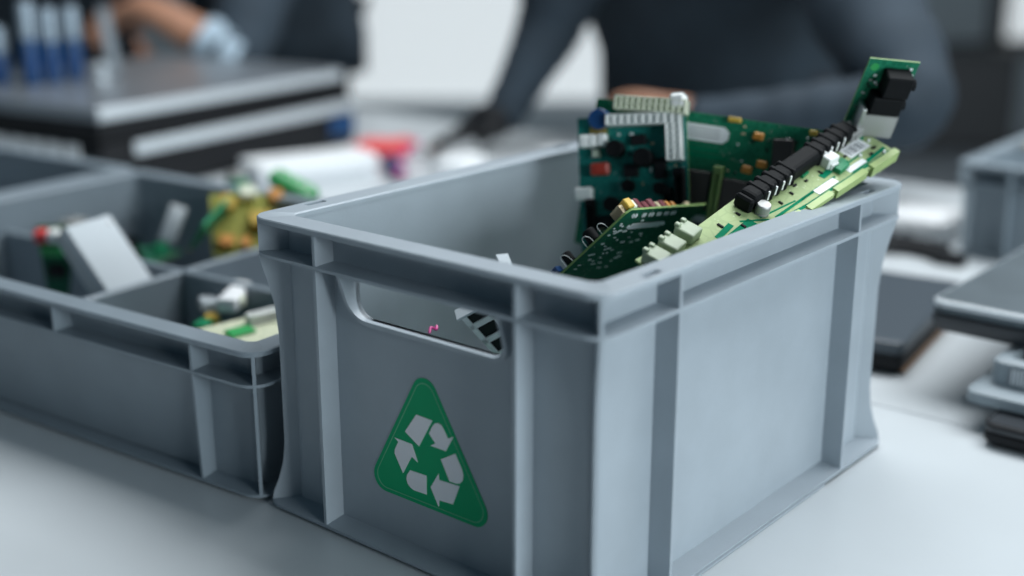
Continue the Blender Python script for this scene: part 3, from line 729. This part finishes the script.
# ------------------------------------------------------------------ left rear: stacked cases, bottles, cartons
t = thing('desktop_case', 'black desktop case with silver strip and white rear sockets under the silver-lidded case', 'desktop case', at(509, 1250, 0, 7.6))
MB().box((0, 0, 4), (592, 440, 87), 3, seg=2).build('housing', M['black'], t, True)
MB().box((62, -4, 62), (592, .5, 83), 2, seg=2).build('front_strip', M['silver_trim'], t, True)
MB().box((520, -5, 22), (588, .5, 56), 2).build('blue_panel', M['darkblue'], t, True)
for k in range(6): MB().box((-3, 46 + k * 40, 48), (.5, 78 + k * 40, 83), 2).build('rear_socket', M['label'], t)
for x in (40, 520):
    for y in (40, 400): MB().cyl((x, y, 0), (x, y, 5), 14, n=18).build('rubber_foot', M['black'], t, True)
t = thing('desktop_case', 'flat case with a silver lid on top of the black desktop case', 'desktop case', at(505, 1246, 87, 7.6))
MB().box((6, 6, 4), (560, 444, 34), 3, seg=2).build('housing', M['black'], t, True)
b = MB(); b.loft([rrect(0, 0, 566, 450, 4, 34), rrect(0, 0, 566, 450, 4, 50), rrect(4, 4, 562, 446, 3, 54)]); b.build('lid', M['silver_lid'], t, True)
MB().box((4, -1.2, 35), (562, 3, 51), 1).build('lid_edge', M['silver_trim'], t, True)
for x in (40, 520):
    for y in (40, 400): MB().cyl((x, y, 0), (x, y, 5), 14, n=18).build('rubber_foot', M['black'], t, True)

BOT = [('blue spray bottle with silver cap, tallest of the three on the silver lid', 590, 1551, 134), ('blue spray bottle with silver cap standing in the middle of the trio', 626, 1547, 122), ('blue spray bottle with silver cap nearest the worker\'s hand', 670, 1552, 122), ('short blue bottle with pale cap, at the picture edge', 565, 1602, 92)]
for l_, u, v, h in BOT:
    t = thing('spray_bottle', l_, 'bottle', at(u, v, 141), 'bottles on the silver lid')
    MB().lathe([(13, 0), (14.4, 2), (14.4, h * .52), (13, h * .56)], n=24).build('body', M['darkblue'], t, True)
    MB().lathe([(14.4, h * .12), (14.7, h * .14), (14.7, h * .4), (14.4, h * .42)], n=24).build('sleeve', M['blue'], t, True)
    MB().lathe([(13.2, h * .55), (13.4, h * .57), (13.4, h * .93), (11, h), (5, h)], n=24).build('cap', M['cap_steel'], t, True)
t = thing('paper_cup', 'small pale cup on the silver lid beside the bottles', 'cup', at(690, 1506, 141))
MB().lathe([(10, 0), (12, 26), (12.8, 27), (12, 28), (11, 27), (9.5, 3)], n=24).build('cup_wall', M['silver_trim'], t, True)
MB().lathe([(13, 0), (13, 4), (11, 5)], n=24).build('saucer', M['silver_trim'], t, True)

t = thing('carton', 'white flat carton on the table behind the sorting tray', 'carton', at(706, 1132, 0, -19))
MB().box((0, 0, 0), (196, 84, 38), 2, seg=2).build('box_body', M['paper'], t, True)
MB().box((-1.5, -1.5, 24), (197.5, 85.5, 40), 1.5).build('lid', M['white_plastic'], t)
MB().box((20, -2.2, 6), (180, .5, 18)).build('printed_band', M['frame'], t)


def screwdriver(label, M4, m, m2):
    t = thing('screwdriver', label, 'screwdriver', M4, 'hand tools on the far table')
    MB().lathe([(8, 0), (13, 4), (14, 30), (11, 60), (14, 80), (9, 95)], n=16).build('grip', M[m], t, True)
    MB().lathe([(9, 94), (7, 104), (4, 106)], n=16).build('collar', M[m2], t, True)
    MB().lathe([(3, 104), (3, 190), (1.5, 196)], n=10).build('shaft', M['metal'], t, True)
    return t


lay = Matrix.Rotation(R(90), 4, 'X')
screwdriver('coral red screwdriver lying behind the white carton', at(950, 1190, 22, 25) @ lay, 'redpink', 'pink')
screwdriver('coral red screwdriver with magenta collar beyond the white carton', at(1020, 1240, 16, 50) @ lay, 'redpink', 'pink')
screwdriver('dark blue screwdriver beside the coral red ones', at(955, 1105, 14, -35) @ lay, 'blue', 'pink')
t = thing('charger', 'white charger brick on the table beyond the crate', 'charger', at(970, 945, 0, 20))
MB().box((0, 0, 0), (90, 60, 30), 8, seg=3).build('housing', M['white_plastic'], t, True)
MB().tube(spline([(90, 30, 10), (130, 40, 6), (150, 0, 5), (120, -30, 5), (60, -40, 5)], 8), 4, 8).build('cord', M['white_plastic'], t, True)
t = thing('charger', 'small white charger nearest the worker\'s propping arm', 'charger', at(1135, 900, 0, -10))
MB().box((0, 0, 0), (60, 50, 26), 7, seg=3).build('housing', M['white_plastic'], t, True)
MB().box((-14, 14, 8), (1, 20, 18), 1).build('prong', M['metal'], t); MB().box((-14, 30, 8), (1, 36, 18), 1).build('prong', M['metal'], t)


# ------------------------------------------------------------------ people
def skin(nodes, edges, name, m, parent, root=None, sub=2):
    """One continuous surface grown around a skeleton of joints (mm): nodes {id: (x, y, z, r)}"""
    ids = list(nodes); me = bpy.data.meshes.new(name)
    me.from_pydata([Vector(nodes[i][:3]) / 1000 for i in ids], [(ids.index(a), ids.index(b)) for a, b in edges], [])
    o = bpy.data.objects.new(name, me); COL.objects.link(o)
    md = o.modifiers.new('skin', 'SKIN'); md.use_smooth_shade = True
    o.modifiers.new('sub', 'SUBSURF').levels = sub; o.modifiers['sub'].render_levels = sub
    for i, k in enumerate(ids):
        r = nodes[k][3]; r = r if isinstance(r, tuple) else (r, r)
        v = me.skin_vertices[0].data[i]; v.radius = (r[0] / 1000, r[1] / 1000); v.use_root = (k == (root or ids[0]))
    dg = bpy.context.evaluated_depsgraph_get(); dg.update()
    m2 = bpy.data.meshes.new_from_object(o.evaluated_get(dg), depsgraph=dg)
    o.modifiers.clear(); o.data = m2; bpy.data.meshes.remove(me); m2.name = name
    m2.materials.clear(); m2.materials.append(m)
    m2.polygons.foreach_set('use_smooth', [True] * len(m2.polygons))
    if parent: o.parent = parent
    return o


def lerp(a, b, t): return tuple(a[i] + (b[i] - a[i]) * t for i in range(3))


def hand(nodes, edges, key, wrist, tip, palm_dir, curl, side):
    """Palm plus five fingers of different length grown from the wrist; curl bends fingers towards palm_dir."""
    w, p = Vector(wrist), Vector(tip); d = (p - w).normalized(); pd = Vector(palm_dir); pd = (pd - d * pd.dot(d)).normalized(); s = d.cross(pd) * side
    pc = w + d * 48
    nodes[key + 'palm'] = (*pc, (30, 17)); edges.append((key + 'wrist', key + 'palm'))
    for i, (off, ln) in enumerate(((-27, 66), (-9, 76), (9, 72), (27, 56))):
        base = w + d * 88 + s * off
        k0 = f'{key}f{i}a'; nodes[k0] = (*base, 10); edges.append((key + 'palm', k0))
        prev = k0; pos = base; ang = 0
        for j in range(3):
            ang += curl * (.6 + .25 * j)
            pos = pos + (d * math.cos(ang) + pd * math.sin(ang)) * ln * (.42, .32, .26)[j]
            k = f'{key}f{i}{j}'; nodes[k] = (*pos, (9, 8.2, 6.8)[j]); edges.append((prev, k)); prev = k
    b1 = w + d * 34 - s * 34 + pd * 8
    b2 = b1 + d * 30 - s * 16 + pd * 12; b3 = b2 + d * 26 - s * 2 + pd * 10
    for k, q, r in (('ta', b1, 12), ('tb', b2, 10), ('tc', b3, 8)): nodes[key + k] = (*q, r)
    edges += [(key + 'palm', key + 'ta'), (key + 'ta', key + 'tb'), (key + 'tb', key + 'tc')]


def person(label, org, J, palms, curls, cuff=False, glove=''):
    """J: joints in crate-aligned mm above the table (floor is -750). Facing -u."""
    t = thing('person', label, 'person', BOX)
    n, e = {}, []
    def nd(k, p, r): n[k] = (*p, r)
    nd('pelvis', J['pelvis'], (100, 100)); nd('waist', lerp(J['pelvis'], J['chest'], .45), (92, 92)); nd('chest', J['chest'], (100, 100)); nd('neckb', lerp(J['chest'], J['head'], .52), (58, 62))
    nd('neck', lerp(J['chest'], J['head'], .70), 50); nd('head', J['head'], (72, 82)); nd('crown', (J['head'][0] + 6, J['head'][1], J['head'][2] + 62), (66, 72))
    e += [('pelvis', 'waist'), ('waist', 'chest'), ('chest', 'neckb'), ('neckb', 'neck'), ('neck', 'head'), ('head', 'crown')]
    for s in 'LR':
        sh, el, wr, tip = (J[s + k] for k in ('sh', 'el', 'wr', 'tip'))
        nd(s + 'sh', sh, 58); nd(s + 'mid', lerp(sh, el, .5), 46); nd(s + 'el', el, 40); nd(s + 'fa', lerp(el, wr, .35), 44); nd(s + 'wrist', wr, (31, 26))
        e += [('chest', s + 'sh'), (s + 'sh', s + 'mid'), (s + 'mid', s + 'el'), (s + 'el', s + 'fa'), (s + 'fa', s + 'wrist')]
        hand(n, e, s, wr, tip, palms[s], curls[s], 1 if s == 'L' else -1)
        hip, kn, an = J[s + 'hip'], J[s + 'kn'], J[s + 'an']
        nd(s + 'hip', hip, 85); nd(s + 'th', lerp(hip, kn, .5), 74); nd(s + 'kn', kn, 55); nd(s + 'ca', lerp(kn, an, .35), 56); nd(s + 'an', an, 38)
        nd(s + 'heel', (an[0] + 25, an[1], -715), 30); nd(s + 'toe', (an[0] - 150, an[1], -722), 26)
        e += [('pelvis', s + 'hip'), (s + 'hip', s + 'th'), (s + 'th', s + 'kn'), (s + 'kn', s + 'ca'), (s + 'ca', s + 'an'), (s + 'an', s + 'heel'), (s + 'heel', s + 'toe')]
    skin(n, e, 'body', M['skin'], t, 'pelvis')
    g = 14
    # jacket: loose body hanging from the shoulders, and two sleeves
    px, py, pz = J['pelvis']; cx, cy, cz = J['chest']; b = MB(); loops = []
    for f, z, ru, rv in ((0, -90, 148, 255), (0, 0, 146, 258), (.35, .38, 142, 268), (.7, .72, 145, 276), (1, 1.06, 132, 262), (1.12, 1.3, 96, 170), (1.2, 1.42, 66, 80), (1.22, 1.48, 58, 70)):
        zz = pz + z if z < 0 else pz + (cz - pz) * z
        loops.append([(px + (cx - px) * f + ru * math.cos(q), py + (cy - py) * f + rv * math.sin(q) * (1 + .03 * math.sin(7 * q + f * 5)), zz) for q in [2 * math.pi * k / 40 for k in range(40)]])
    b.loft(loops); b.build('jacket', M['navy'], t, True, 180)
    for s in 'LR':
        sh, el, wr = J[s + 'sh'], J[s + 'el'], J[s + 'wr']
        inner = lerp(sh, (cx, cy, sh[2]), .35)
        stop = .0 if (cuff and s == 'L') else .97
        pts = [inner, sh, lerp(sh, el, .5), lerp(sh, el, .9), lerp(el, wr, .1)] + ([lerp(el, wr, .4), lerp(el, wr, .7), lerp(el, wr, 1.08)] if stop else [lerp(el, wr, .16)])
        rad = [95, 96, 82, 62, 58] + ([48, 41, 37] if stop else [58])
        P = spline(pts, 6); n_ = len(P)
        rr = []
        for i in range(n_):
            q = i / 6; k = min(int(q), len(rad) - 2); rr.append((rad[k] + (rad[k + 1] - rad[k]) * (q - k)) * (1 + .035 * math.sin(i * 1.7)))
        MB().tube(P, rr, 20).build('sleeve', M['navy_sleeve'], t, True, 180)
    if cuff:
        c = MB(); P = [lerp(J['Lel'], J['Lwr'], f) for f in (-.05, .1, .22, .33, .36, .34)]
        c.tube(P, [56, 60, 56, 50, 48, 42], 18); c.build('shirt_cuff', M['cuff'], t, True)
    tn, te = {}, []
    tn['pelvis'] = (*n['pelvis'][:3], (118, 152))
    for s in 'LR':
        for k, r in (('hip', 98), ('th', 88), ('kn', 70), ('ca', 68)): tn[s + k] = (*n[s + k][:3], r)
        a = n[s + 'an']; tn[s + 'an'] = (a[0], a[1], a[2] + 10, 58)
        te += [('pelvis', s + 'hip'), (s + 'hip', s + 'th'), (s + 'th', s + 'kn'), (s + 'kn', s + 'ca'), (s + 'ca', s + 'an')]
    skin(tn, te, 'trousers', M['trousers'], t, 'pelvis')
    for s in 'LR':
        a = J[s + 'an']
        b = MB(); b.loft([[(a[0] + x, a[1] + y, z) for x, y in pts] for pts, z in (([( -190, -20), (-195, 0), (-190, 20), (-120, 46), (30, 40), (55, 0), (30, -40), (-120, -46)], -749), ([( -192, -20), (-198, 0), (-192, 20), (-120, 48), (30, 42), (58, 0), (30, -42), (-120, -48)], -728), ([(-150, -20), (-158, 0), (-150, 20), (-90, 40), (30, 40), (52, 0), (30, -40), (-90, -40)], -690), ([(-60, -20), (-66, 0), (-60, 20), (-30, 36), (30, 36), (48, 0), (30, -36), (-30, -36)], -650))])
        b.build('shoe', M['shoe'], t, True, 60)
    # face towards -u, hair
    for s in glove:
        gn, ge = {s + 'wrist': (*J[s + 'wr'], 44)}, []
        hand(gn, ge, s, J[s + 'wr'], J[s + 'tip'], palms[s], curls[s], 1 if s == 'L' else -1)
        gn = {k: (*q[:3], (q[3][0] + 4, q[3][1] + 4) if isinstance(q[3], tuple) else q[3] + 3) for k, q in gn.items()}
        skin(gn, ge, 'glove', M['black'], t, s + 'wrist')
    h = Vector(J['head'])
    hb = MB().sphere((h.x + 14, h.y, h.z + 44), 92, (1.0, .92, .98), 24)
    hb.build('hair', M['hair'], t, True, 180)
    for s in (-1, 1):
        MB().sphere((h.x - 70, h.y + s * 30, h.z + 14), 12, (.7, 1, .8), 14).build('eye', M['eye'], t, True)
        MB().sphere((h.x - 78, h.y + s * 30, h.z + 14), 5.5, (.6, 1, 1), 12).build('iris', M['black'], t, True)
        MB().sphere((h.x + 8, h.y + s * 80, h.z + 4), 26, (.6, .35, 1.1), 14).build('ear', M['skin'], t, True)
    MB().sphere((h.x - 84, h.y, h.z - 8), 15, (1, .8, 1.5), 14).build('nose', M['skin'], t, True)
    MB().sphere((h.x - 72, h.y, h.z - 42), 24, (.5, 1, .32), 14).build('mouth', M['lip'], t, True)
    return t


C = (1470, 690)
person('person in dark navy workwear leaning over the far table behind the front crate', None, dict(
    pelvis=(1560, 822, 150), chest=(1400, 812, 400), head=(1215, 740, 650),
    Lsh=(1330, 535, 400), Lel=(1150, 290, 156), Lwr=(1072, 566, 118), Ltip=(1050, 656, 150),
    Rsh=(1350, 1000, 385), Rel=(1300, 1036, 208), Rwr=(1205, 1062, 66), Rtip=(1135, 1090, 42),
    Lhip=(1560, 630, 100), Lkn=(1540, 610, -310), Lan=(1570, 610, -660), Rhip=(1560, 830, 100), Rkn=(1540, 850, -310), Ran=(1570, 855, -660)),
    dict(L=(-.2, .1, -1), R=(-.3, -.2, -1)), dict(L=.35, R=.04), glove='R')
person('person in navy jacket with pale blue cuff reaching over the silver-lidded case', None, dict(
    pelvis=(1540, 2030, 140), chest=(1380, 2000, 410), head=(1220, 2000, 690),
    Lsh=(1320, 1790, 400), Lel=(1110, 1670, 130), Lwr=(1010, 1832, 236), Ltip=(985, 1935, 196),
    Rsh=(1340, 2210, 440), Rel=(1250, 2300, 240), Rwr=(1170, 2160, 150), Rtip=(1140, 2070, 120),
    Lhip=(1550, 1930, 90), Lkn=(1530, 1920, -310), Lan=(1560, 1920, -660), Rhip=(1550, 2130, 90), Rkn=(1530, 2140, -310), Ran=(1560, 2140, -660)),
    dict(L=(-.3, .2, -1), R=(-.2, -.4, -1)), dict(L=.55, R=.4), cuff=True)
# flat grey panel held upright on the lid by the second worker
t = thing('drive_panel', 'thin grey panel tilted upright on the silver lid under the worker\'s hand', 'panel', frame((741, 1556, 143), (755, 1538, 142), (746, 1468, 250)))
MB().box((0, 0, 0), (20, 134, 5), 1.5).build('plate', M['silver_lid'], t)
MB().box((2, 8, 4.8), (18, 126, 6)).build('cover', M['alu'], t)
for y in (6, 118): MB().cyl((10, y, 4.5), (10, y, 6.6), 2.5, n=12).build('screw', M['metal'], t)
t = thing('monitor_stand_in', 'added black monitor-shaped stand-in for the dark area behind the spray bottles', 'monitor stand-in', at(1060, 1945, 0, 3))  # added black shape that keeps the unidentified background behind the bottles dark
MB().box((-8, 0, 70), (14, 530, 390), 4, seg=2).build('screen_case', M['black'], t, True)
MB().box((-9.5, 14, 86), (-7.5, 516, 376)).build('screen', M['laptop_black'], t)
MB().box((12, 225, 20), (34, 305, 240), 4).build('stand_neck', M['black'], t)
b = MB(); b.loft([rrect(-70, 150, 120, 380, 30, 0), rrect(-70, 150, 120, 380, 30, 8), rrect(-60, 160, 110, 370, 26, 20)]); b.build('foot', M['black'], t, True)

# ------------------------------------------------------------------ tables
def table(label, u0, u1, v0, v1, legs):
    t = thing('work_table', label, 'table', at(u0, v0, 0), 'work tables')
    b = MB().box((0, 0, -26), (u1 - u0, v1 - v0, 0), 1.2, seg=2); b.build('tabletop', M['table'], t)
    MB().box((30, 30, -70), (u1 - u0 - 30, v1 - v0 - 30, -26)).build('apron', M['steel_leg'], t)
    for x, y in legs:
        MB().box((x - 20, y - 20, -749.5), (x + 20, y + 20, -26), 3).build('leg', M['steel_leg'], t)
    return t


table('pale grey work table under the front crate and sorting tray', -330, 468.5, -700, 1900, ((60, 60), (740, 60), (60, 2540), (740, 2540)))
table('pale grey work table joined behind it, carrying the desktop cases and laptops', 471, 1400, -700, 2500, ((60, 60), (860, 60), (60, 3140), (860, 3140)))


# ------------------------------------------------------------------ room
def room_box(name, lo, hi, m):
    b = MB().box([x * 1000 for x in lo], [x * 1000 for x in hi]); return struct(b.build(name, M[m]))


room_box('floor', (-3.6, -6.6, -.06), (4.6, 7.0, 0), 'floor')
BY = 6.2
# back wall in pieces round the window opening
WX0, WX1, WZ0, WZ1 = -1.25, .95, .12, 2.3
b = MB()
for lo, hi in (((-3.6, BY, 0), (WX0, BY + .2, 3)), ((WX1, BY, 0), (4.6, BY + .2, 3)), ((WX0, BY, 0), (WX1, BY + .2, WZ0)), ((WX0, BY, WZ1), (WX1, BY + .2, 3))):
    b.box([x * 1000 for x in lo], [x * 1000 for x in hi])
struct(b.build('wall_back', M['wall']))
win = bpy.data.objects.new('window_1', None); COL.objects.link(win); win['kind'] = 'structure'
b = MB()
f = 50
X0, X1, Z0, Z1 = WX0 * 1000, WX1 * 1000, WZ0 * 1000, WZ1 * 1000; y0, y1 = BY * 1000 + 40, BY * 1000 + 110
b.box((X0, y0, Z0), (X0 + f, y1, Z1)); b.box((X1 - f, y0, Z0), (X1, y1, Z1)); b.box((X0, y0, Z0), (X1, y1, Z0 + f)); b.box((X0, y0, Z1 - f), (X1, y1, Z1))
for k in (1,): x = X0 + (X1 - X0) * .03; b.box((x - 14, y0, Z0), (x + 14, y1, Z1))
b.build('frame', M['frame'], win)
MB().box((X0 + 20, y0 + 30, Z0 + 20), (X1 - 20, y0 + 40, Z1 - 20)).build('frosted_glass', M['daylight'], win)
b = MB()
# right wall with a broad window opening that lets the daylight in
RX = 4.0
for lo, hi in (((RX, -6.6, 0), (RX + .2, BY, .8)), ((RX, -6.6, 2.9), (RX + .2, BY, 3)), ((RX, -2.4, .8), (RX + .2, BY, 2.9)), ((RX, -6.6, .8), (RX + .2, -5.1, 2.9))):
    b.box([x * 1000 for x in lo], [x * 1000 for x in hi])
struct(b.build('wall_right', M['wall_light']))
b = MB()
for y in (-5.1, -3.75, -2.46): b.box((RX * 1000 + 60, y * 1000, 800), (RX * 1000 + 120, y * 1000 + 60, 2900))
for z in (800, 2840): b.box((RX * 1000 + 60, -5100, z), (RX * 1000 + 120, -2400, z + 60))
struct(b.build('window_2', M['frame']))
# low dark sideboard along the back wall, narrow window beside it
t = thing('sideboard', 'low anthracite sideboard against the grey back wall', 'sideboard', Matrix.Translation((2.0, 5.9, 0)))
MB().box((-420, -250, 20), (430, 250, 470), 4).build('housing', M['cabinet_dark'], t)
MB().box((-430, -262, 470), (440, 250, 492), 3).build('top_panel', M['cabinet_dark'], t)
for s_ in (-1, 1):
    d = MB().box((s_ * 212 - 200, -262, 40), (s_ * 212 + 200, -248, 455), 3).build('door', M['cabinet_dark'], t)
    MB().box((s_ * 30 - 8, -285, 250), (s_ * 30 + 8, -260, 380), 3).build('handle', M['tin'], d)
win = bpy.data.objects.new('window_3', None); COL.objects.link(win); win['kind'] = 'structure'
b = MB(); y0, y1 = BY * 1000 - 60, BY * 1000 - 4
for lo, hi in (((2455, 420), (2530, 2380)), ((3270, 420), (3330, 2380)), ((2455, 420), (3330, 500)), ((2455, 2310), (3330, 2380))): b.box((lo[0], y0, lo[1]), (hi[0], y1, hi[1]), 3)
b.build('frame', M['cabinet_dark'], win)
MB().box((2520, y1 - 20, 490), (3280, y1 - 10, 2320)).build('frosted_glass', M['daylight'], win)

# ------------------------------------------------------------------ light
W_ = bpy.data.worlds.new('World'); S.world = W_; W_.use_nodes = True
bg = W_.node_tree.nodes['Background']; bg.inputs['Color'].default_value = (.42, .70, .93, 1); bg.inputs['Strength'].default_value = .12


def area(name, loc, target, sx, sy, power, col):
    l = bpy.data.lights.new(name, 'AREA'); l.shape = 'RECTANGLE'; l.size = sx; l.size_y = sy; l.energy = power; l.color = col
    o = bpy.data.objects.new(name, l); COL.objects.link(o); o.location = loc
    o.rotation_euler = (Vector(target) - Vector(loc)).to_track_quat('-Z', 'Y').to_euler(); return o


area('window_daylight', (RX - .05, -3.75, 1.9), (RX - 2, -1.7, 1.4), 2.5, 1.9, 345, (.86, .95, 1.0))
area('ceiling_lamp', (.7, 1.0, 2.9), (.35, .55, .8), 2.4, 1.4, 116, (.93, .97, 1.0))

# ------------------------------------------------------------------ camera
cam = bpy.data.cameras.new('camera'); co = bpy.data.objects.new('camera', cam); COL.objects.link(co)
co.location = (-.05457, -.66814, .42137 + TABLE / 1000)
co.rotation_euler = (math.pi / 2 - .28945, 0, 0)
cam.sensor_width = 36; cam.lens = 1283.64 / 1024 * 36; cam.clip_start = .02
cam.dof.use_dof = True; cam.dof.focus_distance = .875; cam.dof.aperture_fstop = 2.0
S.camera = co
S.view_settings.view_transform = 'Standard'; S.view_settings.look = 'None'; S.view_settings.gamma = 1; S.view_settings.use_curve_mapping = False
S.view_settings.exposure = -.4
S.cycles.use_denoising = True
